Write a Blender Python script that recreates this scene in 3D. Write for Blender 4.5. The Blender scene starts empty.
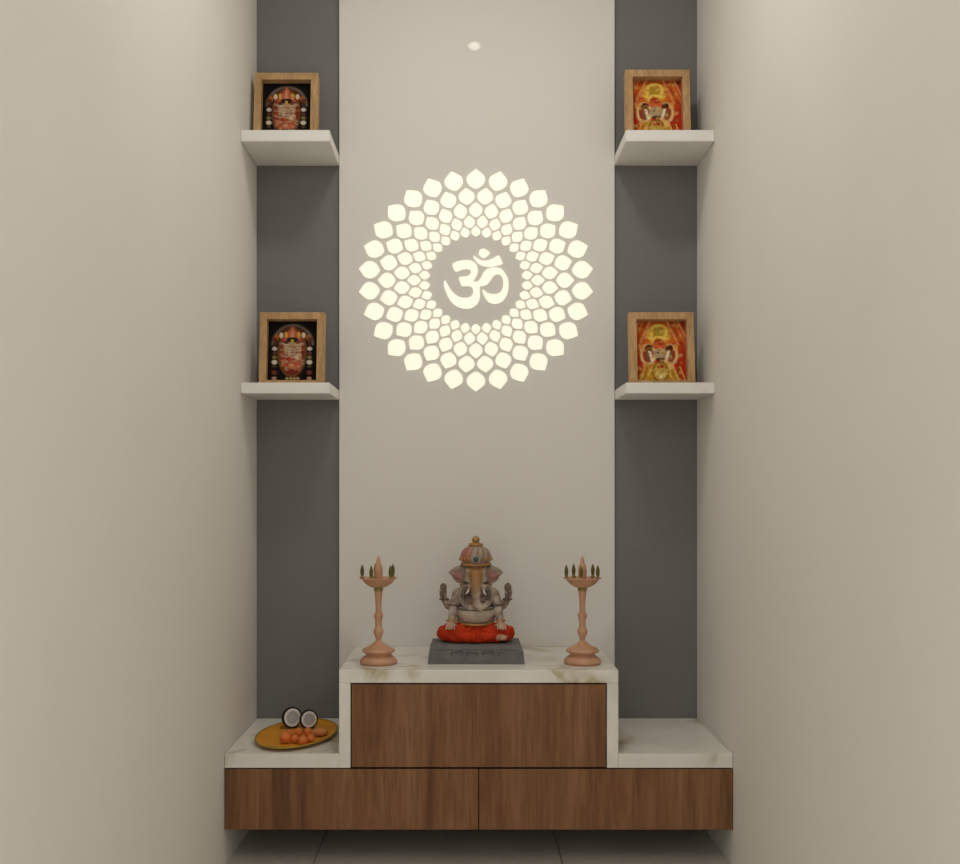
import bpy, bmesh, math, random
import numpy as np
from mathutils.geometry import tessellate_polygon
from mathutils import Vector, Matrix, noise as mnoise

sc = bpy.context.scene
C = sc.collection
PI = math.pi
random.seed(7)

# ------------------------------------------------------------------ camera
cam_d = bpy.data.cameras.new('camera')
cam = bpy.data.objects.new('camera', cam_d)
C.objects.link(cam)
cam.location = (-0.035, -3.09, 0.965)
cam.rotation_euler = (PI / 2, 0, 0)
cam_d.lens = 1046 / 960 * 36
cam_d.sensor_width = 36
cam_d.shift_x = 15 / 960
cam_d.shift_y = 59 / 960
cam_d.clip_start = 0.02
sc.camera = cam

# ------------------------------------------------------------------ world, lights, exposure
w = bpy.data.worlds.new('world')
sc.world = w
w.use_nodes = True
bg = w.node_tree.nodes['Background']
bg.inputs[0].default_value = (1.0, 0.988, 0.945, 1)
bg.inputs[1].default_value = 0.92

sc.view_settings.view_transform = 'Standard'
sc.view_settings.look = 'None'
sc.view_settings.exposure = 0.0
sc.view_settings.gamma = 1.0
sc.view_settings.use_curve_mapping = False


# ------------------------------------------------------------------ helpers
def srgb(r, g, b):
    def f(c):
        c /= 255.0
        return c / 12.92 if c <= 0.04045 else ((c + 0.055) / 1.055) ** 2.4
    return (f(r), f(g), f(b), 1.0)


def new_mat(name, col, rough=0.5, spec=0.3, metal=0.0):
    m = bpy.data.materials.new(name)
    m.use_nodes = True
    p = m.node_tree.nodes['Principled BSDF']
    p.inputs['Base Color'].default_value = col if len(col) == 4 else (*col, 1)
    p.inputs['Roughness'].default_value = rough
    p.inputs['Specular IOR Level'].default_value = spec
    p.inputs['Metallic'].default_value = metal
    return m


class NT:
    def __init__(self, m):
        self.t = m.node_tree
        self.p = self.t.nodes['Principled BSDF']

    def n(self, kind, **kw):
        nd = self.t.nodes.new(kind)
        for k, v in kw.items():
            if k in nd.inputs:
                nd.inputs[k].default_value = v
            else:
                setattr(nd, k, v)
        return nd

    def l(self, a, b):
        self.t.links.new(a, b)

    def coords(self, scale=(1, 1, 1), kind='Object'):
        tc = self.n('ShaderNodeTexCoord')
        mp = self.n('ShaderNodeMapping')
        mp.inputs['Scale'].default_value = scale
        self.l(tc.outputs[kind], mp.inputs['Vector'])
        return mp.outputs['Vector']

    def world_coords(self, scale=(1, 1, 1)):
        g = self.n('ShaderNodeNewGeometry')
        mp = self.n('ShaderNodeMapping')
        mp.inputs['Scale'].default_value = scale
        self.l(g.outputs['Position'], mp.inputs['Vector'])
        return mp.outputs['Vector']

    def noise(self, vec, scale, detail=3, rough=0.5, dist=0.0):
        nd = self.n('ShaderNodeTexNoise')
        nd.inputs['Scale'].default_value = scale
        nd.inputs['Detail'].default_value = detail
        nd.inputs['Roughness'].default_value = rough
        nd.inputs['Distortion'].default_value = dist
        self.l(vec, nd.inputs['Vector'])
        return nd.outputs['Fac']

    def ramp(self, fac, stops):
        r = self.n('ShaderNodeValToRGB')
        els = r.color_ramp.elements
        while len(els) < len(stops):
            els.new(0.5)
        for e, (pos, col) in zip(els, stops):
            e.position = pos
            e.color = col if len(col) == 4 else (*col, 1)
        self.l(fac, r.inputs[0])
        return r.outputs[0]

    def mix(self, fac, a, b, mode='MIX'):
        nd = self.n('ShaderNodeMix', data_type='RGBA', blend_type=mode)
        for src, idx in ((fac, 0), (a, 6), (b, 7)):
            if hasattr(src, 'links'):
                self.l(src, nd.inputs[idx])
            elif idx == 0:
                nd.inputs[0].default_value = src
            else:
                nd.inputs[idx].default_value = src if len(src) == 4 else (*src, 1)
        return nd.outputs[2]

    def math(self, op, a, b=0.0):
        nd = self.n('ShaderNodeMath', operation=op)
        for s, i in ((a, 0), (b, 1)):
            if hasattr(s, 'links'):
                self.l(s, nd.inputs[i])
            else:
                nd.inputs[i].default_value = s
        return nd.outputs[0]

    def bump(self, h, strength=0.1, dist=0.01):
        b = self.n('ShaderNodeBump')
        b.inputs['Strength'].default_value = strength
        b.inputs['Distance'].default_value = dist
        self.l(h, b.inputs['Height'])
        self.l(b.outputs['Normal'], self.p.inputs['Normal'])

    def color(self, out):
        self.l(out, self.p.inputs['Base Color'])


def speckle(name, ca, cb, scale, rough=0.5, spec=0.3, bump=0.0, metal=0.0, bscale=None):
    m = new_mat(name, ca, rough, spec, metal)
    t = NT(m)
    v = t.coords()
    f = t.noise(v, scale, 4, 0.55)
    t.color(t.ramp(f, [(0.3, ca), (0.7, cb)]))
    if bump:
        t.bump(t.noise(v, bscale or scale * 3, 3), bump, 0.004)
    return m


# ------------------------------------------------------------------ materials
M = {}
M['wall'] = speckle('off_white_paint', (0.74, 0.715, 0.66, 1), (0.77, 0.74, 0.685, 1), 2.2, 0.85, 0.15, 0.05, bscale=90)
M['grey'] = speckle('grey_paint', (0.185, 0.178, 0.170, 1), (0.200, 0.192, 0.183, 1), 3.0, 0.75, 0.2, 0.04, bscale=110)
M['ceiling'] = speckle('ceiling_paint', (0.78, 0.765, 0.73, 1), (0.80, 0.785, 0.75, 1), 2.0, 0.9, 0.1)
M['panel'] = speckle('white_laminate', (0.76, 0.735, 0.69, 1), (0.775, 0.75, 0.705, 1), 1.6, 0.62, 0.2)
M['shelf'] = speckle('shelf_laminate', (0.80, 0.78, 0.74, 1), (0.82, 0.80, 0.76, 1), 5, 0.5, 0.25)


def marble():
    m = new_mat('gold_vein_marble', (0.8, 0.78, 0.72, 1), 0.28, 0.4)
    t = NT(m)
    v = t.world_coords((1, 1, 1))
    warp = t.noise(v, 3.0, 4, 0.6, 0.6)
    r = t.math('ABSOLUTE', t.math('SUBTRACT', warp, 0.47))
    vein = t.ramp(r, [(0.0, (1, 1, 1)), (0.022, (0.55, 0.55, 0.55)), (0.06, (0, 0, 0))])
    mask = t.ramp(t.noise(v, 5.1, 2, 0.5), [(0.47, (0, 0, 0)), (0.60, (1, 1, 1))])
    vm = t.mix(1.0, vein, mask, 'MULTIPLY')
    cloud = t.ramp(t.noise(v, 7, 4, 0.55), [(0.3, (0.71, 0.68, 0.61)), (0.65, (0.83, 0.80, 0.735))])
    c = t.mix(vm, cloud, (0.46, 0.385, 0.22, 1))
    t.color(c)
    return m


M['marble'] = marble()


def wood(name, dark, mid, light, sx=22, sz=0.7, rough=0.5, axis='Z'):
    m = new_mat(name, mid, rough, 0.25)
    t = NT(m)
    sc1 = (sx, sx, sz) if axis == 'Z' else (sz, sx, sx)
    v = t.world_coords(sc1)
    a = t.noise(v, 1.0, 3, 0.55, 0.35)
    v2 = t.world_coords(tuple(k * 5.5 for k in sc1))
    b = t.noise(v2, 1.0, 3, 0.6, 0.2)
    c1 = t.ramp(a, [(0.30, dark), (0.50, mid), (0.72, light)])
    c2 = t.ramp(b, [(0.30, (0.62, 0.60, 0.58)), (0.62, (1.05, 1.05, 1.05))])
    t.color(t.mix(0.75, c1, c2, 'MULTIPLY'))
    t.bump(b, 0.06, 0.002)
    return m


M['walnut'] = wood('walnut_veneer', (0.150, 0.064, 0.028, 1), (0.240, 0.110, 0.048, 1), (0.295, 0.148, 0.070, 1), 20, 1.5)
M['carcass'] = wood('cabinet_carcass_wood', (0.045, 0.022, 0.012, 1), (0.06, 0.030, 0.017, 1), (0.08, 0.04, 0.022, 1))
M['oak'] = wood('honey_oak', (0.42, 0.245, 0.105, 1), (0.50, 0.305, 0.14, 1), (0.58, 0.37, 0.18, 1), 40, 6)
M['backing'] = speckle('brown_board', (0.10, 0.06, 0.035, 1), (0.14, 0.085, 0.05, 1), 40, 0.8)


def tile_mat():
    m = new_mat('beige_floor_tile', (0.5, 0.47, 0.4, 1), 0.35, 0.35)
    t = NT(m)
    v = t.world_coords()
    f = t.noise(v, 4.5, 5, 0.6, 0.5)
    t.color(t.ramp(f, [(0.3, (0.74, 0.68, 0.575)), (0.7, (0.82, 0.765, 0.66))]))
    return m


M['tile'] = tile_mat()
M['grout'] = speckle('grey_grout', (0.22, 0.20, 0.17, 1), (0.27, 0.25, 0.21, 1), 60, 0.9, 0.1)


def glow(name, col, strength):
    m = new_mat(name, (0.9, 0.88, 0.78, 1), 0.4, 0.2)
    p = m.node_tree.nodes['Principled BSDF']
    p.inputs['Emission Color'].default_value = (*col, 1)
    p.inputs['Emission Strength'].default_value = strength
    t = NT(m)
    f = t.noise(t.coords(), 6, 2)
    t.color(t.ramp(f, [(0.3, (0.78, 0.76, 0.66)), (0.7, (0.82, 0.80, 0.70))]))
    return m


M['glow'] = glow('backlit_acrylic', (1.0, 0.97, 0.78), 0.58)
M['lamp_glow'] = glow('lamp_diffuser', (1.0, 0.93, 0.82), 6.0)
M['disc_glow'] = glow('pale_disc_emission', (1.0, 0.93, 0.88), 0.27)
M['white_metal'] = speckle('white_enamel', (0.78, 0.76, 0.72, 1), (0.82, 0.80, 0.76, 1), 12, 0.4)

M['copper'] = speckle('rose_copper_lacquer', (0.49, 0.255, 0.145, 1), (0.59, 0.320, 0.190, 1), 30, 0.42, 0.4, 0.03)
M['brass'] = speckle('dull_brass', (0.22, 0.17, 0.045, 1), (0.33, 0.25, 0.07, 1), 60, 0.4, 0.4, 0.0, 0.25)
M['wick'] = speckle('olive_wick', (0.085, 0.075, 0.015, 1), (0.14, 0.12, 0.025, 1), 70, 0.55)
M['plinth'] = speckle('dark_grey_stone', (0.130, 0.124, 0.120, 1), (0.170, 0.160, 0.155, 1), 45, 0.7, 0.25, 0.1)
M['carving'] = speckle('carved_stone_shadow', (0.05, 0.048, 0.048, 1), (0.075, 0.07, 0.07, 1), 60, 0.8)
M['red'] = speckle('red_silk', (0.40, 0.022, 0.004, 1), (0.54, 0.042, 0.006, 1), 28, 0.65, 0.15, 0.25, bscale=60)
M['gold'] = speckle('antique_gold', (0.33, 0.16, 0.045, 1), (0.46, 0.25, 0.08, 1), 70, 0.42, 0.45, 0.1, 0.25)
M['ivory'] = speckle('ivory', (0.52, 0.45, 0.35, 1), (0.60, 0.53, 0.42, 1), 50, 0.5)
M['pale_stone'] = speckle('mottled_pale_stone', (0.19, 0.145, 0.115, 1), (0.40, 0.34, 0.28, 1), 150, 0.6)
M['gem'] = speckle('dark_teal_gem', (0.03, 0.06, 0.06, 1), (0.06, 0.10, 0.09, 1), 90, 0.25)
M['dark_metal'] = speckle('weathered_metal', (0.13, 0.095, 0.07, 1), (0.20, 0.15, 0.115, 1), 60, 0.5, 0.4, 0.05, 0.3)
M['dish'] = speckle('mustard_glaze', (0.68, 0.275, 0.010, 1), (0.76, 0.33, 0.016, 1), 16, 0.38, 0.4)
M['dish_rim'] = speckle('olive_gold_rim', (0.36, 0.22, 0.03, 1), (0.42, 0.27, 0.04, 1), 30, 0.4)
M['husk'] = speckle('coconut_shell', (0.018, 0.012, 0.010, 1), (0.05, 0.032, 0.025, 1), 60, 0.8, 0.2, 0.5, bscale=220)
M['flesh'] = speckle('coconut_flesh', (0.74, 0.72, 0.70, 1), (0.82, 0.80, 0.78, 1), 30, 0.5)
M['hollow'] = speckle('coconut_hollow', (0.40, 0.39, 0.39, 1), (0.50, 0.49, 0.49, 1), 30, 0.4)
M['sweet'] = speckle('orange_sweet', (0.62, 0.145, 0.030, 1), (0.76, 0.235, 0.055, 1), 160, 0.6, 0.3, 0.5, bscale=420)
M['sweet_pale'] = speckle('pale_orange_sweet', (0.60, 0.22, 0.07, 1), (0.70, 0.29, 0.10, 1), 110, 0.6, 0.3, 0.4, bscale=420)


def attr_mat(name, rough=0.55, spec=0.3, bump=0.0, bscale=200):
    m = new_mat(name, (0.5, 0.5, 0.5, 1), rough, spec)
    t = NT(m)
    a = t.n('ShaderNodeAttribute', attribute_name='paint')
    f = t.noise(t.coords(), 55, 3)
    k = t.ramp(f, [(0.3, (0.90, 0.90, 0.90)), (0.7, (1.06, 1.06, 1.06))])
    t.color(t.mix(1.0, a.outputs['Color'], k, 'MULTIPLY'))
    if bump:
        t.bump(t.noise(t.coords(), bscale, 3), bump, 0.003)
    return m


M['painted'] = attr_mat('painted_resin', 0.55, 0.35, 0.2)
M['print'] = attr_mat('picture_print_ink', 0.6, 0.1)


# ------------------------------------------------------------------ mesh helpers
def link_mesh(name, bm, mat, parent=None, smooth=False):
    me = bpy.data.meshes.new(name)
    bmesh.ops.recalc_face_normals(bm, faces=bm.faces[:])
    bm.to_mesh(me)
    bm.free()
    me.materials.append(mat)
    if smooth:
        me.shade_smooth()
    o = bpy.data.objects.new(name, me)
    C.objects.link(o)
    if parent:
        o.parent = parent
    return o


def box_into(bm, x0, x1, y0, y1, z0, z1, bev=0.0, seg=1):
    b = bmesh.new()
    bmesh.ops.create_cube(b, size=1)
    for v in b.verts:
        v.co = Vector((x0 + (v.co.x + .5) * (x1 - x0), y0 + (v.co.y + .5) * (y1 - y0), z0 + (v.co.z + .5) * (z1 - z0)))
    if bev:
        bmesh.ops.bevel(b, geom=b.edges[:], offset=bev, segments=seg, affect='EDGES')
    tmp = bpy.data.meshes.new('t')
    b.to_mesh(tmp)
    b.free()
    bm.from_mesh(tmp)
    bpy.data.meshes.remove(tmp)


def box(name, x0, x1, y0, y1, z0, z1, mat, parent=None, bev=0.0, seg=1):
    bm = bmesh.new()
    box_into(bm, x0, x1, y0, y1, z0, z1, bev, seg)
    return link_mesh(name, bm, mat, parent)


def lathe_into(bm, prof, n=32, off=(0, 0, 0)):
    rings = []
    for r, z in prof:
        if r < 1e-6:
            rings.append([bm.verts.new((off[0], off[1], off[2] + z))])
        else:
            rings.append([bm.verts.new((off[0] + r * math.cos(2 * PI * k / n), off[1] + r * math.sin(2 * PI * k / n), off[2] + z)) for k in range(n)])
    for a, b in zip(rings, rings[1:]):
        if len(a) == 1 and len(b) == 1:
            continue
        for k in range(n):
            k2 = (k + 1) % n
            if len(a) == 1:
                bm.faces.new((a[0], b[k], b[k2]))
            elif len(b) == 1:
                bm.faces.new((a[k], a[k2], b[0]))
            else:
                bm.faces.new((a[k], a[k2], b[k2], b[k]))
    for rg, rev in ((rings[0], True), (rings[-1], False)):
        if len(rg) > 1:
            bm.faces.new(list(reversed(rg)) if rev else rg)


def lathe(name, prof, mat, parent=None, n=32, off=(0, 0, 0)):
    bm = bmesh.new()
    lathe_into(bm, prof, n, off)
    o = link_mesh(name, bm, mat, parent, True)
    o.data.set_sharp_from_angle(angle=math.radians(50))
    return o


def ell_into(bm, c, r, rot=None, sub=2):
    mt = Matrix.Translation(c) @ (rot.to_4x4() if rot else Matrix.Identity(4)) @ Matrix.Diagonal((r[0], r[1], r[2], 1))
    bmesh.ops.create_icosphere(bm, subdivisions=sub, radius=1, matrix=mt)


def chain_into(bm, pts, steps=6):
    """overlapping spheres along a path of (x, y, z, r)"""
    for a, b in zip(pts, pts[1:]):
        for i in range(steps + 1):
            f = i / steps
            p = [a[k] * (1 - f) + b[k] * f for k in range(4)]
            ell_into(bm, p[:3], (p[3],) * 3, sub=2)


def tube_into(bm, pts, r, n=8, closed=False):
    P = [Vector(p) for p in pts]
    R = r if isinstance(r, (list, tuple)) else [r] * len(P)
    rings = []
    for i, p in enumerate(P):
        if closed:
            t = (P[(i + 1) % len(P)] - P[i - 1]).normalized()
        else:
            t = (P[min(i + 1, len(P) - 1)] - P[max(i - 1, 0)]).normalized()
        up = Vector((0, 1, 0)) if abs(t.y) < 0.9 else Vector((0, 0, 1))
        u = t.cross(up).normalized()
        v = t.cross(u).normalized()
        rings.append([bm.verts.new(p + (u * math.cos(2 * PI * k / n) + v * math.sin(2 * PI * k / n)) * R[i]) for k in range(n)])
    m = len(rings)
    for i in range(m if closed else m - 1):
        a, b = rings[i], rings[(i + 1) % m]
        for k in range(n):
            bm.faces.new((a[k], a[(k + 1) % n], b[(k + 1) % n], b[k]))
    if not closed:
        bm.faces.new(list(reversed(rings[0])))
        bm.faces.new(rings[-1])


def prism(name, pts, y_front, y_back, mat, parent):
    """extrude an outline in XZ between two Y planes"""
    bm = bmesh.new()
    a = [bm.verts.new((x, y_front, z)) for x, z in pts]
    b = [bm.verts.new((x, y_back, z)) for x, z in pts]
    n = len(pts)
    for t in tessellate_polygon([[Vector((x, z, 0)) for x, z in pts]]):
        bm.faces.new([a[k] for k in t])
        bm.faces.new([b[k] for k in reversed(t)])
    for k in range(n):
        bm.faces.new((a[k], b[k], b[(k + 1) % n], a[(k + 1) % n]))
    return link_mesh(name, bm, mat, parent)


def fused(name, bm, mat, parent, voxel, smooth_it=4):
    """one continuous skin over overlapping volumes"""
    me = bpy.data.meshes.new(name + '_raw')
    bm.to_mesh(me)
    bm.free()
    o = bpy.data.objects.new(name + '_raw', me)
    C.objects.link(o)
    r = o.modifiers.new('r', 'REMESH')
    r.mode = 'VOXEL'
    r.voxel_size = voxel
    s = o.modifiers.new('s', 'SMOOTH')
    s.factor = 0.5
    s.iterations = smooth_it
    dg = bpy.context.evaluated_depsgraph_get()
    me2 = bpy.data.meshes.new_from_object(o.evaluated_get(dg))
    bpy.data.objects.remove(o)
    bpy.data.meshes.remove(me)
    me2.name = name
    me2.materials.clear()
    me2.materials.append(mat)
    me2.shade_smooth()
    o2 = bpy.data.objects.new(name, me2)
    C.objects.link(o2)
    o2.parent = parent
    return o2


def paint_mesh(me, fn):
    ca = me.color_attributes.new('paint', 'FLOAT_COLOR', 'POINT')
    buf = np.empty((len(me.vertices), 4), dtype=np.float32)
    for i, v in enumerate(me.vertices):
        buf[i, :3] = fn(v.co)[:3]
        buf[i, 3] = 1
    ca.data.foreach_set('color', buf.ravel())


def thing(name, label, cat, loc=(0, 0, 0), rz=0, group=None):
    o = bpy.data.objects.new(name, None)
    o.empty_display_size = 0.05
    C.objects.link(o)
    o.location = loc
    o.rotation_euler = (0, 0, rz)
    tag(o, label, cat, group)
    return o


def tag(o, label, cat, group=None):
    o['label'] = label
    o['category'] = cat
    if group:
        o['group'] = group
    return o


def struct(o, label=None):
    o['kind'] = 'structure'
    if label:
        o['label'] = label
    return o


# ================================================================== THE SETTING
HW = 0.65          # half width of the niche
H = 2.75
YF = -2.05         # where the niche opens into the room
struct(box('wall_back', -HW - .12, HW + .12, 0.0, 0.12, -.02, H, M['grey']), 'grey painted back wall of the prayer niche')
struct(box('wall_left', -HW - .12, -HW, YF, 0.0, -.02, H, M['wall'], bev=0.002), 'plain off-white side wall on the left of the niche')
struct(box('wall_right', HW, HW + .12, YF, 0.0, -.02, H, M['wall'], bev=0.002), 'plain off-white side wall on the right of the niche')
struct(box('wall_front_left', -2.6, -HW - .12, YF, YF + .12, -.02, H, M['wall']), 'off-white wall to the left of the niche opening')
struct(box('wall_front_right', HW + .12, 2.6, YF, YF + .12, -.02, H, M['wall']), 'off-white wall to the right of the niche opening')
struct(box('ceiling', -2.6, 2.6, -4.6, 0.12, H, H + .1, M['ceiling']), 'white painted ceiling')

floor = struct(box('floor', -2.6, 2.6, -4.6, 0.0, -.06, -.006, M['grout']), 'beige tiled floor')
TW = 0.6465
tile_me = None
tx0 = -.4285 - 3 * TW
for i in range(7):
    for j in range(7):
        x0 = tx0 + i * TW
        y1 = -.03 - j * TW
        if x0 < -2.6 or x0 + TW > 2.6:
            continue
        if tile_me is None:
            t = box('tile', 0.0012, TW - .0012, -TW + .0012, -.0012, -.006, 0.0, M['tile'], floor, 0.0008)
            tile_me = t.data
        else:
            t = bpy.data.objects.new('tile', tile_me)
            C.objects.link(t)
            t.parent = floor
        t.location = (x0, y1, 0)

# unseen ceiling lamps: one over the niche, two added in the room as fill
def downlight(x, y, label, power, size=0.16):
    d = thing('ceiling_downlight', label, 'ceiling lamp', (x, y, H), 0, 'round ceiling downlights')
    lathe('trim_ring', [(size * .5, 0), (size * .62, 0), (size * .62, -.006), (size * .56, -.010), (size * .5, -.008), (size * .5, 0)], M['white_metal'], d, 40)
    lathe('glow_face', [(0, -.004), (size * .5, -.004), (size * .5, -.002), (0, -.002)], M['lamp_glow'], d, 40)
    ld = bpy.data.lights.new('downlight_lamp', 'AREA')
    ld.shape = 'DISK'
    ld.size = size
    ld.energy = power
    ld.color = (1.0, 0.975, 0.935)
    lo = bpy.data.objects.new('downlight_lamp', ld)
    C.objects.link(lo)
    lo.parent = d
    lo.location = (0, 0, -.014)
    return d


downlight(0.0, -1.0, 'round ceiling downlight above the middle of the prayer niche', 5.7, 0.30)
downlight(-1.2, -3.3, 'unseen fill downlight added over the room left of the niche', 8, 0.30)
downlight(1.2, -3.3, 'unseen fill downlight added over the room right of the niche', 8, 0.30)

# ================================================================== WHITE BACK PANEL
PXH = 0.4055
tag(box('back_panel', -PXH, PXH, -.012, -.0005, 0.2945, H - .001, M['panel'], bev=0.0012),
    'tall matte white panel behind the idol, between the grey strips', 'panel')

# small raised oval disc on the panel, pale and weakly emissive
sp = thing('pale_disc', 'small round pale disc high on the white panel above the mandala', 'light', (-.008, -.012, 2.273))
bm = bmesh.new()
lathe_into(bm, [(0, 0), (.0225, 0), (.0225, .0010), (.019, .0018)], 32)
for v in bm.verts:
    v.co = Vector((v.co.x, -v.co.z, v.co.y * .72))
link_mesh('disc_base', bm, M['white_metal'], sp, True).data.set_sharp_from_angle(angle=.7)
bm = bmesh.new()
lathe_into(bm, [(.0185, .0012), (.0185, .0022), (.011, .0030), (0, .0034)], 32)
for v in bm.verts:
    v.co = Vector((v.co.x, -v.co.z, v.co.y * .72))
link_mesh('glow_face', bm, M['disc_glow'], sp, True)

# ================================================================== OM MANDALA
U = 0.994 / 338.5
man = thing('om_mandala', 'glowing round mandala of petals around an Om sign on the white panel', 'wall light', (-.003, -.012, 1.5845))
CR = 1 / 3.456


def chaikin(p, it=1):
    for _ in range(it):
        q = []
        for a, b in zip(p, p[1:] + p[:1]):
            q.append((a[0] * .75 + b[0] * .25, a[1] * .75 + b[1] * .25))
            q.append((a[0] * .25 + b[0] * .75, a[1] * .25 + b[1] * .75))
        p = q
    return p


# (outer radius, inner radius, half width, half step offset, tip sharpness), crop pixels
rings = [(385, 316, 30, 0, 1), (321, 263, 26, 1, .7), (270, 218, 21.5, 0, .4), (225, 180, 17.5, 1, .2), (187, 150, 14.5, 0, 0)]
for ro, ri, hw, offs, tip in rings:
    L = ro - ri
    # half outline from the inner point to the outer tip: (fraction of the length, fraction of the half width)
    half = [(0.0, 0.0), (0.07, 0.36), (0.20, 0.74), (0.36, 0.96), (0.50, 1.0), (0.64, 0.93), (0.77, 0.70 - .04 * tip), (0.88, 0.40 - .06 * tip), (0.95, 0.20 - .06 * tip)]
    if tip < 0.3:
        half = [(0.03, 0.0), (0.10, 0.34), (0.24, 0.74), (0.38, 0.96), (0.50, 1.0), (0.63, 0.93), (0.77, 0.66), (0.91, 0.28)]
    prof = [(a, b) for a, b in half] + [(1.0, 0.0)] + [(a, -b) for a, b in reversed(half[1:])]
    for k in range(30):
        th = (k + .5 * offs) * 2 * PI / 30
        er, et = (math.sin(th), math.cos(th)), (math.cos(th), -math.sin(th))
        pts = []
        for a, b in prof:
            rr, tt = ri + a * L, b * hw
            pts.append(((er[0] * rr + et[0] * tt) * CR * U * 1.058, (er[1] * rr + et[1] * tt) * CR * U))
        prism('petal', pts, -.0028, -.0002, M['glow'], man)

om = [(215, 240), (260, 215), (330, 201), (400, 201), (440, 218), (470, 255), (483, 300), (472, 350), (445, 390), (424, 420),
      (480, 418), (510, 385), (530, 340), (555, 300), (600, 277), (660, 270), (710, 283), (752, 325), (780, 375), (792, 440),
      (787, 510), (767, 570), (730, 617), (680, 641), (630, 642), (583, 620), (553, 577), (533, 530), (524, 486),
      (560, 520), (600, 540), (650, 546), (700, 535), (728, 500), (740, 450), (738, 400), (722, 360), (695, 341), (660, 344),
      (630, 370), (605, 410), (575, 445), (540, 461), (496, 460), (498, 520), (501, 570), (489, 622), (455, 662), (410, 687),
      (350, 692), (290, 680), (228, 641), (183, 580), (153, 510), (135, 440), (146, 396), (178, 455), (212, 510), (257, 555),
      (310, 580), (370, 583), (415, 570), (436, 535), (433, 490), (410, 463), (370, 460), (320, 467), (300, 415), (284, 371),
      (330, 367), (380, 362), (408, 340), (416, 315), (401, 294), (360, 287), (310, 298), (254, 326)]
cres = [(426, 142), (470, 180), (520, 205), (580, 205), (640, 180), (692, 146), (715, 190), (735, 242), (660, 258), (590, 268), (530, 260), (485, 235), (450, 195)]
bindu = [(487, 130), (507, 90), (545, 82), (608, 123), (577, 160), (540, 183), (503, 161)]
om_root = bpy.data.objects.new('om_sign', None)
om_root.empty_display_size = .02
C.objects.link(om_root)
om_root.parent = man
om_root['label'] = 'glowing Om sign in the middle of the mandala'
for nm, pl in (('om_stroke', om), ('om_crescent', cres), ('om_dot', bindu)):
    pts = [((x / 10.105 - 45.6) * U, (39.9 - y / 10.105) * U) for x, y in chaikin(pl, 1)]
    prism(nm, pts, -.0028, -.0002, M['glow'], om_root)

# ================================================================== SHELVES
SD = 0.2225
shelf_z = [(1.9235, 1.9550, 'upper'), (1.2325, 1.2625, 'lower')]
for side in (-1, 1):
    for z0, z1, lv in shelf_z:
        s = thing('floating_shelf', '%s white floating shelf on the %s grey strip' % (lv, 'left' if side < 0 else 'right'), 'shelf',
                  (side * .529, 0, z0), 0, 'white floating shelves')
        xa, xb = (-.1205, .1228) if side < 0 else (-.1228, .1205)
        box('board', xa, xb, -SD, -.0195, 0, z1 - z0, M['shelf'], s, 0.0015, 2)
        box('wall_batten', xa, xb, -.0195, -.0005, .002, z1 - z0 - .002, M['shelf'], s)

# ================================================================== PICTURES IN FRAMES
GW, GH = 72, 92


def canvas(col):
    a = np.zeros((GH, GW, 3))
    a[:] = srgb(*col)[:3]
    return a


def uvgrid(x0, x1, y0, y1):
    xs = np.linspace(x0, x1, GW)
    ys = np.linspace(y0, y1, GH)
    return np.meshgrid(xs, ys)


def put(a, mask, col, k=1.0):
    m = np.clip(mask, 0, 1)[..., None] * k
    a[:] = a * (1 - m) + np.array(srgb(*col)[:3]) * m


def el(X, Y, cx, cy, rx, ry, soft=.18):
    d = np.sqrt(((X - cx) / rx) ** 2 + ((Y - cy) / ry) ** 2)
    return np.clip((1 - d) / soft + .5, 0, 1)


def ringm(X, Y, cx, cy, rx, ry, t):
    d = np.sqrt(((X - cx) / rx) ** 2 + ((Y - cy) / ry) ** 2)
    return np.clip(1.2 - np.abs(d - 1) / t, 0, 1)


def poly(X, Y, pts, soft=4.0):
    """convex polygon, soft edge"""
    m = np.full(X.shape, 1e9)
    cxm = sum(p[0] for p in pts) / len(pts)
    cym = sum(p[1] for p in pts) / len(pts)
    for (ax, ay), (bx, by) in zip(pts, pts[1:] + pts[:1]):
        nx, ny = -(by - ay), bx - ax
        ln = math.hypot(nx, ny)
        d = ((X - ax) * nx + (Y - ay) * ny) / ln
        if (cxm - ax) * nx + (cym - ay) * ny < 0:
            d = -d
        m = np.minimum(m, d)
    return np.clip(m / soft + .5, 0, 1)


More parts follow.
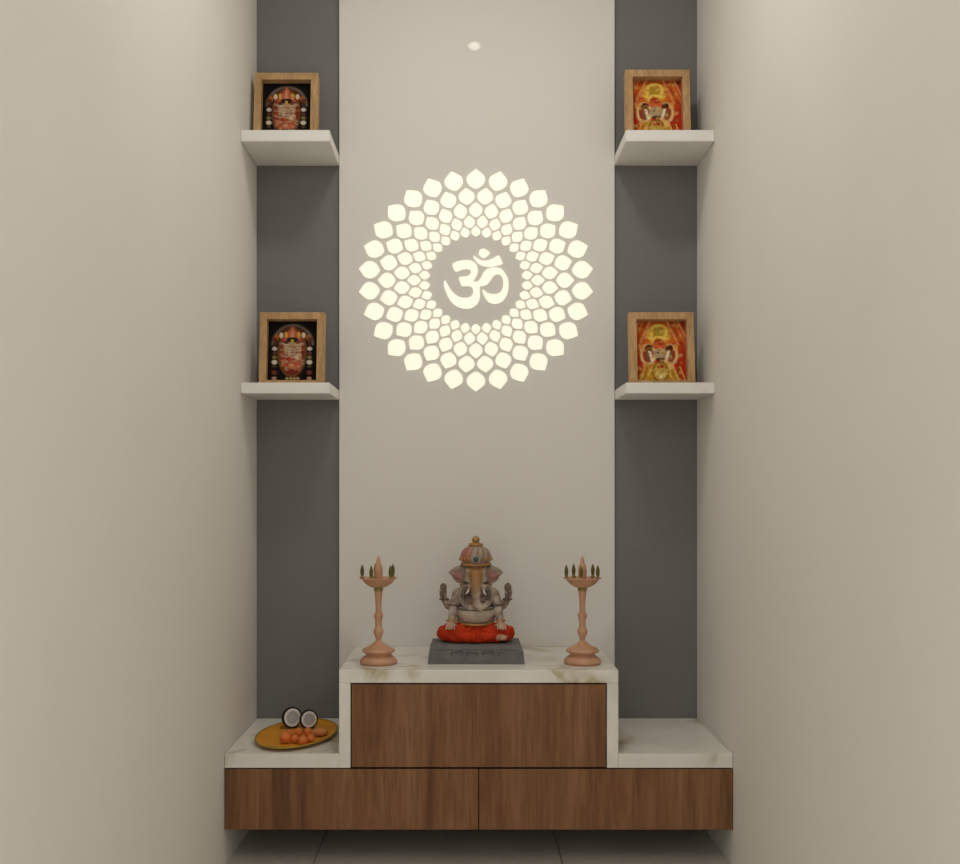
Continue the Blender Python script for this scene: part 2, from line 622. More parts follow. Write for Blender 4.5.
def picture_dark():
    a = canvas((14, 9, 8))
    X, Y = uvgrid(262, 642, 150, 638)
    rng = np.random.RandomState(3)
    # halo arch
    m = ringm(X, Y, 450, 345, 148, 158, .09) * (Y < 345)
    put(a, m, (112, 98, 88), .9)
    m = ringm(X, Y, 450, 345, 122, 140, .09) * (Y < 335)
    put(a, m, (92, 40, 24), .9)
    # red body with golden border
    put(a, el(X, Y, 446, 400, 108, 198, .10), (104, 72, 34))
    put(a, el(X, Y, 446, 396, 96, 184, .10), (120, 44, 26))
    # crown
    put(a, poly(X, Y, [(446, 182), (372, 306), (520, 306)]), (176, 92, 66))
    put(a, poly(X, Y, [(446, 196), (424, 300), (468, 300)]), (204, 128, 96))
    for sx in (-1, 1):
        put(a, el(X, Y, 446 + sx * 83, 266, 15, 22), (214, 190, 158))
        put(a, el(X, Y, 446 + sx * 47, 262, 12, 24), (206, 152, 60))
        put(a, el(X, Y, 446 + sx * 118, 284, 18, 26), (164, 88, 34))
    # face
    put(a, poly(X, Y, [(376, 322), (518, 322), (502, 454), (398, 454)], 8), (186, 160, 132))
    put(a, el(X, Y, 446, 300, 44, 20), (30, 22, 20))
    put(a, el(X, Y, 446, 312, 12, 16), (180, 160, 60))
    put(a, el(X, Y, 402, 326, 20, 8), (50, 34, 28))
    put(a, el(X, Y, 494, 326, 20, 8), (50, 34, 28))
    for yy in (352, 376, 398, 424):
        put(a, (np.abs(Y - yy - 6 * np.cos((X - 446) / 30)) < 4) * (np.abs(X - 446) < 62), (120, 84, 62), .7)
    # garlands
    put(a, el(X, Y, 420, 478, 46, 42), (176, 70, 44))
    put(a, el(X, Y, 462, 500, 40, 38), (188, 92, 60))
    put(a, el(X, Y, 494, 432, 26, 28), (206, 176, 140))
    put(a, el(X, Y, 412, 470, 12, 16), (90, 18, 12))
    put(a, el(X, Y, 446, 545, 60, 26), (116, 40, 26))
    # side columns of ornaments
    for sx in (-1, 1):
        for yy, c, r in ((300, (96, 50, 28), 18), (338, (70, 40, 30), 14), (372, (196, 184, 168), 15), (408, (92, 50, 40), 13), (440, (118, 108, 62), 14),
                         (478, (210, 196, 170), 17), (510, (70, 56, 36), 12), (560, (120, 52, 40), 16), (606, (176, 130, 116), 14)):
            put(a, el(X, Y, 446 + sx * 130, yy, r + 4, r), c)
    for xx in (412, 440, 466, 492):
        put(a, el(X, Y, xx, 606, 12, 11), (176, 150, 96))
    # small dots of paint
    for _ in range(120):
        cx, cy = rng.uniform(360, 530), rng.uniform(320, 540)
        c = [(210, 180, 150), (150, 44, 26), (180, 120, 60), (70, 30, 22)][rng.randint(4)]
        put(a, el(X, Y, cx, cy, 10, 8, 1.6), c, .45)
    return a


def picture_red():
    a = canvas((176, 44, 22))
    X, Y = uvgrid(212, 604, 132, 632)
    rng = np.random.RandomState(9)
    put(a, np.clip((200 - Y) / 70, 0, 1), (96, 34, 18), .8)
    put(a, el(X, Y, 395, 270, 175, 130, .8), (204, 106, 30), .9)
    # curtain folds
    for sx in (-1, 1):
        for k in range(6):
            x0 = 395 + sx * (70 + k * 28)
            d = np.abs((X - x0) - sx * (Y - 150) * .45)
            c = [(226, 170, 110), (150, 40, 22), (220, 130, 60)][k % 3]
            put(a, np.clip(1.3 - d / 8, 0, 1) * (Y < 330) * (np.abs(X - 395) > 55), c, .7)
    # golden arch and crown
    put(a, el(X, Y, 395, 240, 96, 78), (216, 160, 48))
    put(a, ringm(X, Y, 395, 226, 60, 58, .16), (238, 204, 96))
    put(a, el(X, Y, 395, 222, 40, 40), (166, 136, 40))
    put(a, el(X, Y, 395, 272, 82, 18), (236, 196, 84))
    put(a, el(X, Y, 395, 312, 40, 34), (188, 66, 34))
    put(a, ringm(X, Y, 395, 312, 30, 26, .25), (140, 40, 24))
    # white garland shapes left and right
    for sx in (-1, 1):
        put(a, el(X, Y, 395 + sx * 84, 408, 62, 86), (222, 188, 126))
        put(a, el(X, Y, 395 + sx * 84, 404, 42, 66), (150, 60, 30))
        put(a, el(X, Y, 395 + sx * 76, 350, 32, 24), (58, 26, 20))
        put(a, el(X, Y, 395 + sx * 72, 418, 26, 46), (108, 92, 66))
        put(a, poly(X, Y, [(395 + sx * 62, 380), (395 + sx * 86, 376), (395 + sx * 62, 462), (395 + sx * 40, 456)]), (232, 214, 180))
        put(a, el(X, Y, 395 + sx * 128, 350, 18, 30), (222, 150, 70), .8)
    # face
    put(a, el(X, Y, 402, 398, 48, 54), (178, 154, 118))
    put(a, el(X, Y, 402, 344, 54, 18), (206, 92, 52))
    put(a, el(X, Y, 404, 446, 34, 13), (72, 40, 24))
    put(a, el(X, Y, 386, 392, 10, 6), (70, 40, 26))
    put(a, el(X, Y, 420, 392, 10, 6), (70, 40, 26))
    # golden seat and drapery
    for sx in (-1, 1):
        put(a, poly(X, Y, [(395, 470), (395 + sx * 86, 486), (395 + sx * 176, 640), (395, 640)]), (196, 146, 44))
        for k in range(5):
            d = np.abs((X - 395) * sx - 60 - k * 24 - (Y - 500) * .35)
            put(a, np.clip(1.2 - d / 7, 0, 1) * (Y > 505), [(236, 200, 96), (134, 92, 24)][k % 2], .75)
    put(a, el(X, Y, 404, 545, 58, 74), (206, 172, 74))
    put(a, ringm(X, Y, 404, 545, 58, 74, .12), (116, 76, 22))
    put(a, el(X, Y, 404, 560, 36, 26), (226, 196, 108))
    for k in range(-2, 3):
        put(a, np.clip(1.2 - np.abs(X - 404 - k * 20) / 5, 0, 1) * (Y > 490) * (Y < 560), (132, 88, 26), .6)
    put(a, el(X, Y, 404, 500, 30, 16), (150, 52, 26))
    put(a, el(X, Y, 404, 586, 16, 12), (240, 226, 186))
    put(a, el(X, Y, 484, 498, 20, 30), (224, 184, 110))
    for _ in range(160):
        cx, cy = rng.uniform(240, 570), rng.uniform(170, 620)
        c = [(238, 206, 120), (168, 40, 20), (214, 140, 50), (120, 50, 22)][rng.randint(4)]
        put(a, el(X, Y, cx, cy, 10, 9, 1.6), c, .45)
    return a


def print_mesh(name, arr, w_, h_):
    me = bpy.data.meshes.new(name)
    vs, fs = [], []
    for j in range(GH):
        for i in range(GW):
            vs.append(((i / (GW - 1) - .5) * w_, 0, (1 - j / (GH - 1)) * h_))
    for j in range(GH - 1):
        for i in range(GW - 1):
            k = j * GW + i
            fs.append((k, k + GW, k + GW + 1, k + 1))
    me.from_pydata(vs, [], fs)
    ca = me.color_attributes.new('paint', 'FLOAT_COLOR', 'POINT')
    buf = np.ones((GH * GW, 4), dtype=np.float32)
    buf[:, :3] = arr.reshape(-1, 3)
    ca.data.foreach_set('color', buf.ravel())
    me.materials.append(M['print'])
    return me


FW, FH, FD, BAR, BB = 0.182, 0.205, 0.036, 0.0205, 0.0095
pr = {'dark': print_mesh('picture_print', picture_dark(), FW - 2 * BAR + .004, FH - BAR - BB + .004),
      'red': print_mesh('picture_print', picture_red(), FW - 2 * BAR + .004, FH - BAR - BB + .004)}


def frame_bm():
    bm = bmesh.new()
    o = [(-FW / 2, 0), (FW / 2, 0), (FW / 2, FH), (-FW / 2, FH)]
    i = [(-FW / 2 + BAR, BB), (FW / 2 - BAR, BB), (FW / 2 - BAR, FH - BAR), (-FW / 2 + BAR, FH - BAR)]
    bar = []
    for k in range(4):
        k2 = (k + 1) % 4
        quad = [o[k], o[k2], i[k2], i[k]]
        b = bmesh.new()
        f = [b.verts.new((x, 0, z)) for x, z in quad]
        r = [b.verts.new((x, FD, z)) for x, z in quad]
        b.faces.new(f)
        b.faces.new(list(reversed(r)))
        for q in range(4):
            b.faces.new((f[q], r[q], r[(q + 1) % 4], f[(q + 1) % 4]))
        bmesh.ops.recalc_face_normals(b, faces=b.faces[:])
        bmesh.ops.bevel(b, geom=b.edges[:], offset=.0006, segments=1, affect='EDGES')
        bar.append(b)
    return bar


def picture_frame(x, y, z, kind, label):
    t = thing('picture_frame', label, 'picture frame', (x, y, z), 0, 'framed deity pictures')
    lean = math.radians(-6.5)
    for nm, b in zip(('frame_bar', 'frame_bar', 'frame_bar', 'frame_bar'), frame_bm()):
        link_mesh(nm, b, M['oak'], t).rotation_euler = (lean, 0, 0)
    R = Matrix.Rotation(lean, 4, 'X')
    p = bpy.data.objects.new('picture_print', pr[kind])
    C.objects.link(p)
    p.parent = t
    p.rotation_euler = (lean, 0, 0)
    p.location = R @ Vector((0, .0235, BB - .002))
    b = box('backing_board', -FW / 2 + BAR - .002, FW / 2 - BAR + .002, .0245, .030, BB - .002, FH - BAR + .002, M['backing'], t)
    b.rotation_euler = (lean, 0, 0)
    # easel strut behind, foot on the shelf
    bm = bmesh.new()
    a = R @ Vector((0, .031, FH * .55))
    tube_into(bm, [a, (0, a.y + .032, .0035)], .0035, 6)
    link_mesh('easel_strut', bm, M['backing'], t)
    return t


ZU, ZL = 1.9552, 1.2627
lift = FD * math.sin(math.radians(6.5))
picture_frame(-.5465, -.118, ZU + lift, 'dark', 'wooden framed dark deity picture on the upper left shelf')
picture_frame(-.5230, -.158, ZL + lift, 'dark', 'wooden framed dark deity picture on the lower left shelf')
picture_frame(.5120, -.140, ZU + lift, 'red', 'wooden framed red and gold deity picture on the upper right shelf')
picture_frame(.5200, -.158, ZL + lift, 'red', 'wooden framed red and gold deity picture on the lower right shelf')

# ================================================================== CABINETS AND MARBLE
YC = -.420
E = .0012
cb = thing('base_cabinet', 'long low wall-hung walnut cabinet with two drawer fronts under the marble ledge', 'cabinet', (0, 0, .100))
box('body', -HW + E, HW - E, -.398, -E, 0, .1555, M['carcass'], cb)
for s in (-1, 1):
    xa, xb = sorted((s * .0012, s * (HW - E)))
    box('drawer_front', xa, xb, YC, -.3985, 0, .1545, M['walnut'], cb, .0010)
ub = thing('drawer_box', 'raised walnut drawer under the marble platform that carries the idol', 'drawer', (0, 0, .258))
box('body', -.326, .326, -.398, -.0128, .0, .2155, M['carcass'], ub)
box('drawer_front', -.3245, .3245, YC + .001, -.3985, .0015, .2130, M['walnut'], ub, .0010)
mt = thing('marble_worktop', 'white marble worktop with gold veins, stepping up over the middle drawer', 'worktop', (0, 0, .258))
MX = .3565
for s in (-1, 1):
    xa, xb = sorted((s * (MX + .0002), s * (HW - E)))
    box('ledge_slab', xa, xb, YC, -E, 0, .036, M['marble'], mt, .0010)
    xa, xb = sorted((s * .3275, s * MX))
    box('side_slab', xa, xb, YC, -.0125, 0, .2168, M['marble'], mt, .0010)
box('top_slab', -MX, MX, YC, -.0125, .2170, .2500, M['marble'], mt, .0010)
ZT, ZLG = .508, .294

# ================================================================== OIL LAMPS
K = .000402


def oil_lamp(x, y, rot, label):
    t = thing('oil_lamp', label, 'oil lamp', (x, y, ZT), rot, 'tall copper oil lamps')
    f = lambda pr_: [(r * K, (790 - c) * K) for r, c in pr_]
    lathe('base', f([(0, 790), (112, 790), (122, 780), (123, 768), (112, 752), (92, 738), (82, 730), (84, 722), (104, 712), (110, 702), (100, 690), (70, 676), (46, 662), (28, 648), (17, 636), (0, 634)]), M['copper'], t, 40)
    lathe('stem', f([(0, 640), (17, 638), (20, 618), (27, 600), (34, 582), (32, 566), (24, 556), (21, 540), (22, 510), (25, 492), (31, 478), (31, 468), (22, 456), (19, 440), (19, 400), (22, 360), (26, 325), (26, 310), (0, 308)]), M['copper'], t, 28)
    lathe('collar', f([(0, 312), (28, 312), (31, 305), (31, 297), (26, 290), (0, 289)]), M['brass'], t, 28)
    lathe('bowl', f([(0, 292), (34, 290), (56, 282), (80, 268), (98, 250), (106, 238), (112, 232), (124, 229), (124, 224), (112, 226), (94, 236), (60, 248), (0, 252)]), M['copper'], t, 40)
    lathe('finial', f([(0, 252), (26, 250), (24, 230), (27, 200), (29, 178), (25, 150), (16, 130), (12, 118), (14, 110), (10, 98), (5, 86), (0, 78)]), M['copper'], t, 24)
    for k in range(5):
        a = math.radians(-90 + 72 * k)
        wk = lathe('wick_holder', f([(0, 230), (14, 230), (15, 222), (10, 214), (0, 212)]), M['brass'], t, 12)
        wk.location = (math.cos(a) * 108 * K, math.sin(a) * 108 * K, 0)
        lathe('wick', f([(0, 216), (8, 214), (12, 196), (13, 180), (10, 160), (5, 145), (0, 136)]), M['wick'], wk, 12)
    return t


oil_lamp(-.264, -.321, math.radians(-21), 'copper oil lamp on the marble, left of the idol')
oil_lamp(.2757, -.321, math.radians(-10), 'copper oil lamp on the marble, right of the idol')

# ================================================================== ELEPHANT-HEADED IDOL
idol = thing('elephant_idol', 'seated elephant-headed idol in red cloth on a grey plinth', 'idol', (-.0055, -.25, ZT))
Q = .0004708


def P(cx, cy, yy):
    return ((cx - 322) * Q, (yy + 58) * Q, (775 - cy) * Q)


def PR(cx, cy, yy, r):
    return (*P(cx, cy, yy), r * Q)


def E3(bm, cx, cy, yy, rx, ry, rz, rot=None, sub=3):
    ell_into(bm, P(cx, cy, yy), (rx * Q, ry * Q, rz * Q), rot, sub)


# plinth: tapered block with a ledge
bm = bmesh.new()
prof = [(0, 0.128, 0.078), (.034, 0.1245, 0.0755), (.037, 0.1215, 0.073), (.047, 0.1195, 0.071), (.048, 0.1185, 0.070)]
prev = None
for z, hx, hy in prof:
    rg = [bm.verts.new((sx * hx, sy * hy - .003, z)) for sx, sy in ((-1, -1), (1, -1), (1, 1), (-1, 1))]
    if prev:
        for k in range(4):
            bm.faces.new((prev[k], prev[(k + 1) % 4], rg[(k + 1) % 4], rg[k]))
    else:
        bm.faces.new(list(reversed(rg)))
    prev = rg
bm.faces.new(prev)
plinth = link_mesh('plinth', bm, M['plinth'], idol)
# carved scrolls along the front upper edge
for k in range(7):
    bm = bmesh.new()
    cx = -.062 + k * .0207
    sgn = -1 if k % 2 else 1
    pts = []
    for i in range(15):
        a = i / 14 * 1.6 * PI
        r = .0072 - .0048 * i / 14
        pts.append((cx + sgn * r * math.cos(a) * 1.25, -.0785, .0270 + .005 * math.sin(k * 1.7) * .4 + r * math.sin(a) * .8))
    tube_into(bm, pts, .0015, 5)
    link_mesh('carved_scroll', bm, M['carving'], plinth)
bm = bmesh.new()
tube_into(bm, [(-.1080, -.0762, .0362), (.1080, -.0762, .0362)], .0012, 5)
link_mesh('carved_line', bm, M['carving'], plinth)

# body, one continuous figure
bm = bmesh.new()
E3(bm, 322, 540, 0, 112, 78, 92)
E3(bm, 322, 515, -40, 104, 74, 66)
E3(bm, 322, 430, 5, 108, 62, 66)
for s in (-1, 1):
    E3(bm, 322 + s * 92, 412, 5, 48, 48, 46)
    E3(bm, 322 + s * 48, 440, -40, 46, 30, 34)
E3(bm, 322, 305, -32, 72, 66, 74)
E3(bm, 322, 262, -40, 66, 56, 44)
for s in (-1, 1):
    E3(bm, 322 + s * 40, 348, -62, 34, 34, 34)
    E3(bm, 322 + s * 30, 270, -78, 28, 22, 30)
    # ears, wide fans with the tip pointing out
    R = Matrix.Rotation(s * .28, 3, 'Z') @ Matrix.Rotation(s * -.22, 3, 'Y')
    E3(bm, 322 + s * 84, 290, -14, 58, 16, 54, R)
    chain_into(bm, [PR(322 + s * 84, 256, -14, 22), PR(322 + s * 120, 262, -8, 16), PR(322 + s * 150, 276, -2, 8)])
    chain_into(bm, [PR(322 + s * 90, 300, -14, 22), PR(322 + s * 128, 290, -6, 15), PR(322 + s * 152, 278, -2, 8)])
    R2 = Matrix.Rotation(s * .28, 3, 'Z') @ Matrix.Rotation(s * .30, 3, 'Y')
    E3(bm, 322 + s * 102, 272, -12, 44, 13, 30, R2)
# trunk
chain_into(bm, [PR(322, 285, -92, 36), PR(322, 330, -106, 34), PR(322, 380, -114, 29), PR(323, 425, -122, 26), PR(330, 455, -128, 24), PR(350, 470, -132, 21), PR(374, 458, -130, 17), PR(382, 440, -126, 14)])
# front arms resting on the knees
for s in (-1, 1):
    chain_into(bm, [PR(322 + s * 100, 415, -4, 40), PR(322 + s * 128, 470, -22, 32), PR(322 + s * 130, 505, -40, 29), PR(322 + s * 138, 545, -80, 23), PR(322 + s * 142, 565, -104, 20)])
    E3(bm, 322 + s * 146, 570, -118, 26, 26, 15)
    for k in range(4):
        fx = 322 + s * 146 + (k - 1.5) * 13
        chain_into(bm, [PR(fx, 570, -134, 6.5), PR(fx + (k - 1.5) * 2, 576, -150, 6), PR(fx + (k - 1.5) * 3, 590, -158, 5)], 3)
    chain_into(bm, [PR(322 + s * 122, 566, -116, 7), PR(322 + s * 112, 572, -128, 6)], 3)
# rear arms raised
for s in (-1, 1):
    chain_into(bm, [PR(322 + s * 98, 420, 22, 36), PR(322 + s * 140, 478, 22, 27), PR(322 + s * 160, 472, 14, 24), PR(322 + s * 178, 445, 4, 21), PR(322 + s * 190, 420, -2, 19)])
    E3(bm, 322 + s * 190, 404, -6, 22, 13, 24)
    for k in range(4):
        fx = 322 + s * 190 + (k - 1.5) * 11
        chain_into(bm, [PR(fx, 392, -12, 6.2), PR(fx + (k - 1.5) * .5, 378, -22, 5.8), PR(fx, 382, -30, 5)], 3)
    chain_into(bm, [PR(322 + s * 172, 408, -10, 7), PR(322 + s * 174, 392, -22, 6)], 3)
# folded legs under the cloth and the feet that show
for s in (-1, 1):
    chain_into(bm, [PR(322 + s * 50, 600, -10, 50), PR(322 + s * 150, 625, -60, 40), PR(322 + s * 110, 640, -108, 28), PR(322 + s * 20, 645, -112, 24)])
chain_into(bm, [PR(432, 640, -112, 26), PR(475, 636, -142, 18), PR(484, 640, -150, 15)])
for k in range(4):
    ell_into(bm, P(468 + k * 9, 648 - k * 6, -160 + k * 2), (7 * Q, 8 * Q, 6 * Q), None, 2)
body = fused('body', bm, M['painted'], idol, .0021, 3)

STONE, PALE, PINK, TAN, DARK = srgb(128, 104, 92), srgb(184, 167, 150), srgb(158, 112, 102), srgb(158, 116, 72), srgb(66, 50, 42)


def lerp(a, b, f):
    f = max(0, min(1, f))
    return tuple(a[k] * (1 - f) + b[k] * f for k in range(3))


def sm(a, b, x):
    t = max(0, min(1, (x - a) / (b - a)))
    return t * t * (3 - 2 * t)


def body_paint(co):
    x, y, c = co.x / Q, co.y / Q - 58, 775 - co.z / Q
    n = mnoise.noise(Vector((x, y, c)) * .03)
    col = lerp(STONE, PALE, .45 + 1.1 * n)
    if 455 < c < 580 and abs(x) < 100 and y < -20:      # pale belly
        col = lerp(col, PALE, .85)
    if c < 350 and abs(x) > 62:                           # pink inside of the ears
        d = math.hypot((abs(x) - 100) / 40, (c - 296) / 34)
        col = lerp(PINK, lerp(STONE, PALE, .4), sm(.5, 1.1, d))
    if y < -60 and 215 < c < 470:                         # forehead mark running down the trunk
        hw_ = 46 - (c - 240) * .16
        f = sm(hw_ + 7, hw_ - 5, abs(x))
        k = 1 - sm(300, 430, c) * .75
        col = lerp(col, TAN, f * k)
        col = lerp(col, PALE, max(0, 1 - abs(abs(x) - hw_ - 9) / 9) * .8 * (c < 420))
    for s in (-1, 1):                                     # eyes, outlined
        d = math.hypot((x - s * 56) / 17, (c - 333) / 8)
        if d < 1.3 and y < -40:
            col = lerp(DARK, col, sm(.8, 1.3, d))
    if c > 540 and abs(x) > 118:
        col = lerp(col, srgb(190, 150, 122), .6)
    if c > 590:
        col = srgb(190, 140, 116)
    return col


paint_mesh(body.data, body_paint)

# tusks
for s in (-1, 1):
    bm = bmesh.new()
    ln = 1.0 if s > 0 else .75
    tube_into(bm, [P(322 + s * 40, 368, -92), P(322 + s * 48, 368 + 20 * ln, -112), P(322 + s * 60, 368 + 30 * ln, -126)], [9 * Q, 7 * Q, 2.5 * Q], 10)
    link_mesh('tusk', bm, M['ivory'], idol, True)

# red cloth over the folded legs
bm = bmesh.new()
for s in (-1, 1):
    E3(bm, 322 + s * 118, 618, -46, 106, 84, 54)
    E3(bm, 322 + s * 165, 622, -50, 62, 66, 48)
    chain_into(bm, [PR(322 + s * 170, 634, -88, 36), PR(322 + s * 90, 636, -118, 36), PR(322 + s * 12, 642, -116, 28)])
E3(bm, 322, 622, -20, 110, 82, 50)
E3(bm, 322, 600, -40, 92, 70, 36)
cloth = fused('dhoti', bm, M['red'], idol, .0024, 4)
for v in cloth.data.vertices:
    c = 775 - v.co.z / Q
    x = v.co.x / Q
    d = math.sin(abs(x) * .085 + c * .10) * 2.2 + mnoise.noise(Vector((x, v.co.y / Q, c)) * .04) * 3
    v.co += v.normal * d * Q
    if v.co.z < .0483:
        v.co.z = .0483
# folded front fall of cloth
bm = bmesh.new()
for k in range(5):
    tube_into(bm, [P(300 + k * 11, 592, -108 - (k % 2) * 5), P(299 + k * 11.5, 622, -136 - (k % 2) * 6), P(296 + k * 13, 664, -146 - (k % 2) * 6)], [6 * Q, 8 * Q, 9 * Q], 8)
link_mesh('cloth_pleats', bm, M['red'], idol, True)

# crown
crown = lathe('crown', [(r * Q, (775 - c) * Q) for r, c in [(0, 240), (74, 240), (84, 232), (86, 222), (80, 216), (86, 206), (90, 190), (88, 172), (80, 154), (66, 138), (48, 127), (34, 122), (0, 120)]], M['painted'], idol, 40, off=(0, 36 * Q, 0))


def crown_paint(co):
    x, c = co.x / Q, 775 - co.z / Q
    a = math.atan2(co.y - 36 * Q, co.x)
    if c > 212:
        return srgb(150, 118, 92)
    f = .5 + .5 * math.sin(a * 14 + (c - 160) * .06)
    col = lerp(srgb(122, 108, 96), srgb(176, 152, 132), f)
    return lerp(col, srgb(176, 92, 76), sm(-10, -60, x) * .75)


paint_mesh(crown.data, crown_paint)
bm = bmesh.new()
tube_into(bm, [P(322 + 84 * math.cos(a), 228, -22 + 84 * math.sin(a)) for a in [2 * PI * k / 40 for k in range(40)]], 7 * Q, 8, True)
link_mesh('crown_band', bm, M['gold'], crown, True)
med = bmesh.new()
lathe_into(med, [(0, 0), (28 * Q, 0), (28 * Q, 6 * Q), (22 * Q, 9 * Q), (0, 10 * Q)], 24)
for v in med.verts:
    v.co = Vector((v.co.x, -v.co.z - 50 * Q, v.co.y + (775 - 193) * Q))
mo = link_mesh('crown_medallion', med, M['pale_stone'], crown, True)
bm = bmesh.new()
E3(bm, 322, 195, -119, 16, 6, 16)
link_mesh('gem', bm, M['gem'], crown, True)
for s in (-1, 1):
    for k in range(4):
        a = math.radians(-90 + s * (30 + 18 * k))
        bm = bmesh.new()
        E3(bm, 322 + 90 * math.cos(a), 196, -22 + 90 * math.sin(a), 8, 8, 12, None, 2)
        link_mesh('crown_bead', bm, M['gold'], crown, True)
lathe('finial', [(r * Q, (775 - c) * Q) for r, c in [(0, 126), (36, 126), (43, 118), (40, 108), (26, 104), (17, 100), (22, 92), (23, 84), (18, 74), (9, 67), (0, 63)]], M['gold'], crown, 28, off=(0, 36 * Q, 0))

# jewellery
def ringtube(name, cx, cy, yy, rx, ry, r, mat, tilt=0.0, sag=0.0):
    bm = bmesh.new()
    pts = []
    for k in range(36):
        a = 2 * PI * k / 36
        front = max(0, -math.sin(a))
        pts.append(P(cx + rx * math.cos(a), cy + sag * front, yy + ry * math.sin(a)))
    tube_into(bm, pts, r * Q, 8, True)
    return link_mesh(name, bm, mat, idol, True)


ringtube('necklace', 322, 388, -8, 78, 62, 6, M['gold'], sag=62)
ringtube('necklace', 322, 382, -8, 64, 60, 5, M['dark_metal'], sag=36)
ringtube('belt', 322, 566, -14, 99, 88, 8, M['gold'], sag=6)
ringtube('belly_band', 322, 478, -22, 104, 86, 4.5, M['dark_metal'], sag=10)
for s in (-1, 1):
    ringtube('armlet', 322 + s * 126, 462, -20, 38, 36, 6, M['dark_metal'])
    ringtube('bangle', 322 + s * 140, 548, -84, 28, 26, 5, M['gold'])
    ringtube('bangle', 322 + s * 184, 434, 1, 25, 24, 5, M['dark_metal'])
    # ear ornaments
    bm = bmesh.new()
    E3(bm, 322 + s * 84, 346, -34, 11, 9, 14)
    link_mesh('ear_ornament', bm, M['gold'], idol, True)
for s in (-1, 1):
    pts = [P(322 + s * 74, 352, -66), P(322 + s * 88, 378, -62), P(322 + s * 94, 406, -62), P(322 + s * 88, 436, -66), P(322 + s * 72, 462, -76), P(322 + s * 46, 478, -94)]
    bm = bmesh.new()
    for (a, b) in zip(pts, pts[1:]):
        for i in range(3):
            f = i / 3
            ell_into(bm, [a[k] * (1 - f) + b[k] * f for k in range(3)], (9 * Q, 8 * Q, 8 * Q), None, 2)
    link_mesh('flower_garland', bm, M['pale_stone'], idol, True)
    pts = [P(322 + s * 62, 362, -74), P(322 + s * 70, 390, -70), P(322 + s * 72, 414, -70), P(322 + s * 60, 438, -80)]
    bm = bmesh.new()
    tube_into(bm, pts, 6 * Q, 8)
    link_mesh('bead_string', bm, M['dark_metal'], idol, True)
# held attributes in the raised hands
bm = bmesh.new()
tube_into(bm, [P(132, 440, -24), P(134, 348, -24)], 6 * Q, 8)
E3(bm, 134, 362, -24, 20, 12, 24, None, 3)
link_mesh('held_axe', bm, M['dark_metal'], idol, True)
bm = bmesh.new()
tube_into(bm, [P(512, 440, -24), P(508, 348, -24)], 6 * Q, 8)
E3(bm, 508, 364, -24, 21, 14, 26, None, 3)
E3(bm, 508, 344, -24, 10, 9, 10, None, 2)
link_mesh('held_lotus', bm, M['dark_metal'], idol, True)

# ================================================================== OFFERING DISH
dish = thing('oval_dish', 'mustard-yellow oval dish with offerings on the left marble ledge', 'dish', (-.4935, -.233, ZLG))
DA, DB, DC = .1070, .174, .026


def dish_ring(bm, f, z, n=56):
    return [bm.verts.new((f * DA * math.cos(2 * PI * k / n), f * (DB * math.sin(2 * PI * k / n) + DC * math.cos(2 * PI * k / n)), z)) for k in range(n)]


def dish_part(name, prof, mat):
    bm = bmesh.new()
    prev = None
    for f, z in prof:
        rg = dish_ring(bm, f, z)
        if prev:
            for k in range(56):
                bm.faces.new((prev[k], prev[(k + 1) % 56], rg[(k + 1) % 56], rg[k]))
        else:
            bm.faces.new(list(reversed(rg)))
        prev = rg
    bm.faces.new(prev)
    return link_mesh(name, bm, mat, dish, True)


dish_part('plate', [(.70, 0), (.74, .001), (.93, .0085), (.965, .0105), (.955, .0115), (.90, .0095), (.74, .0050), (.70, .0045)], M['dish'])
bm = bmesh.new()
tube_into(bm, [(.972 * DA * math.cos(2 * PI * k / 56), .972 * (DB * math.sin(2 * PI * k / 56) + DC * math.cos(2 * PI * k / 56)), .0112) for k in range(56)], .0026, 8, True)
link_mesh('rim', bm, M['dish_rim'], dish, True)
ZD = ZLG + .0048


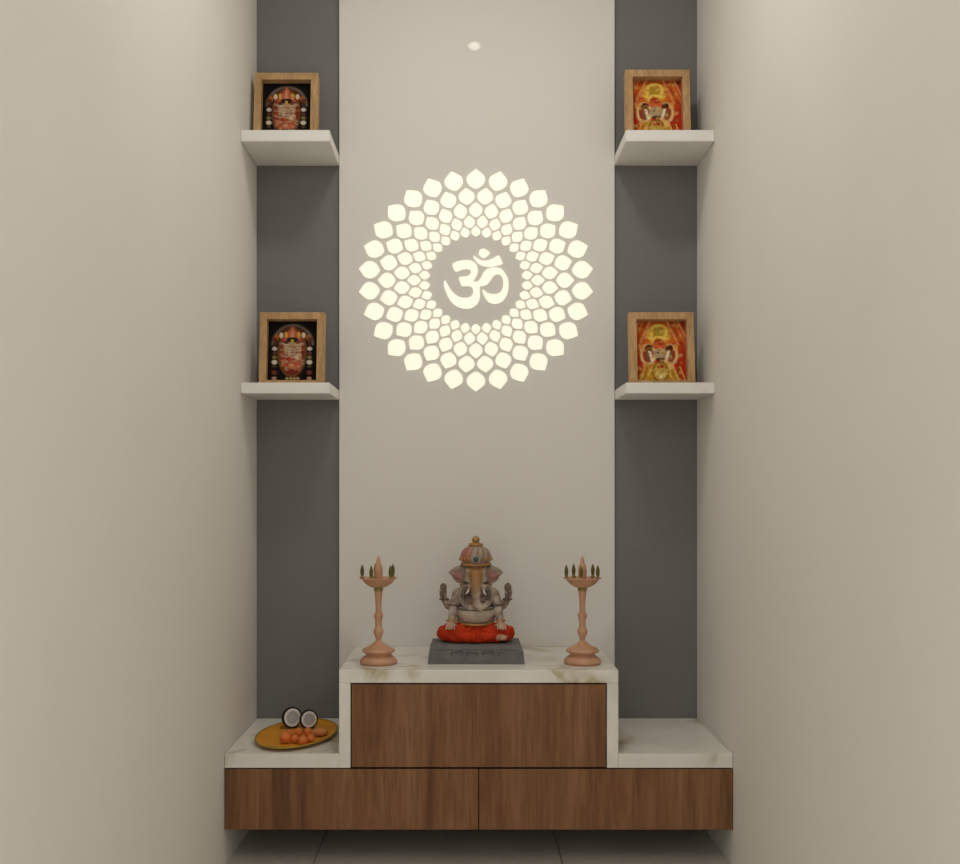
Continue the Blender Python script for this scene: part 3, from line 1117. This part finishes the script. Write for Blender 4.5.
def coconut(x, y, r, yaw, pitch, label):
    t = thing('coconut_half', label, 'coconut', (x, y, ZD + r * 1.0), 0, 'coconut halves on the dish')
    R = Matrix.Rotation(yaw, 4, 'Z') @ Matrix.Rotation(pitch, 4, 'X') @ Matrix.Rotation(PI / 2, 4, 'X')
    # lathe axis +z becomes the open side
    def pc(name, prof, mat):
        o = lathe(name, [(a * r, b * r) for a, b in prof], mat, t, 36)
        o.data.transform(R)
        return o
    pc('shell', [(0, -.78), (.35, -.72), (.66, -.52), (.90, -.20), (1.0, .08), (1.0, .24), (.93, .30), (.84, .30), (.82, .24), (0, .20)], M['husk'])
    pc('flesh', [(.83, .23), (.83, .31), (.78, .33), (.62, .31), (.58, .10), (.56, .02), (.82, .02)], M['flesh'])
    pc('hollow', [(.62, .28), (.56, .12), (.40, .03), (0, 0.0), (0, -.03), (.60, -.02), (.63, .20)], M['hollow'])
    return t


coconut(-.5235, -.150, .0300, math.radians(34), math.radians(-6), 'larger coconut half with white flesh, left one on the dish')
coconut(-.4745, -.158, .0268, math.radians(28), math.radians(-6), 'smaller coconut half with white flesh, right one on the dish')

sweet_me = {}


def sweet(x, y, r, z=None, flat=1.0, mat='sweet', label='', seed=0):
    bm = bmesh.new()
    ell_into(bm, (0, 0, 0), (r, r, r * flat), None, 3)
    for v in bm.verts:
        n = mnoise.noise(v.co * 160 + Vector((seed * 7.1, 0, 0)))
        v.co *= 1 + .06 * n
    o = link_mesh('round_sweet', bm, M[mat], None, True)
    zz = ZD + r * flat * .97 if z is None else z
    o.location = (x, y, zz)
    return tag(o, label, 'sweet', 'orange sweets on the dish')


def fl(px, py, z=ZD + .012):
    d = (.965 - z) * 1046 / (py - 491)
    return (-.035 + (px - 465) / 1046 * d, d - 3.09)


row = [(285.4, 738.8, .0155, 'largest orange sweet, left end of the front row on the dish'),
       (294.8, 738.6, .0115, 'orange sweet second from the left in the front row'),
       (302.6, 740.6, .0128, 'orange sweet third from the left in the front row'),
       (310.4, 737.8, .0115, 'orange sweet at the right end of the front row')]
for k, (px, py, r, lb) in enumerate(row):
    x, y = fl(px, py)
    sweet(x, y, r, label=lb, seed=k)
row2 = [(288.0, 733.8, .0110, 'orange sweet behind the largest one on the dish'),
        (297.8, 733.2, .0120, 'middle orange sweet of the back row below the coconuts'),
        (307.0, 732.6, .0120, 'orange sweet at the right of the back row below the coconuts')]
for k, (px, py, r, lb) in enumerate(row2):
    x, y = fl(px, py)
    sweet(x, y + .012, r, label=lb, seed=10 + k)
x, y = fl(320.5, 731.5)
sweet(x, y, .0205, flat=.58, mat='sweet_pale', label='flat pale orange sweet at the right side of the dish', seed=31)
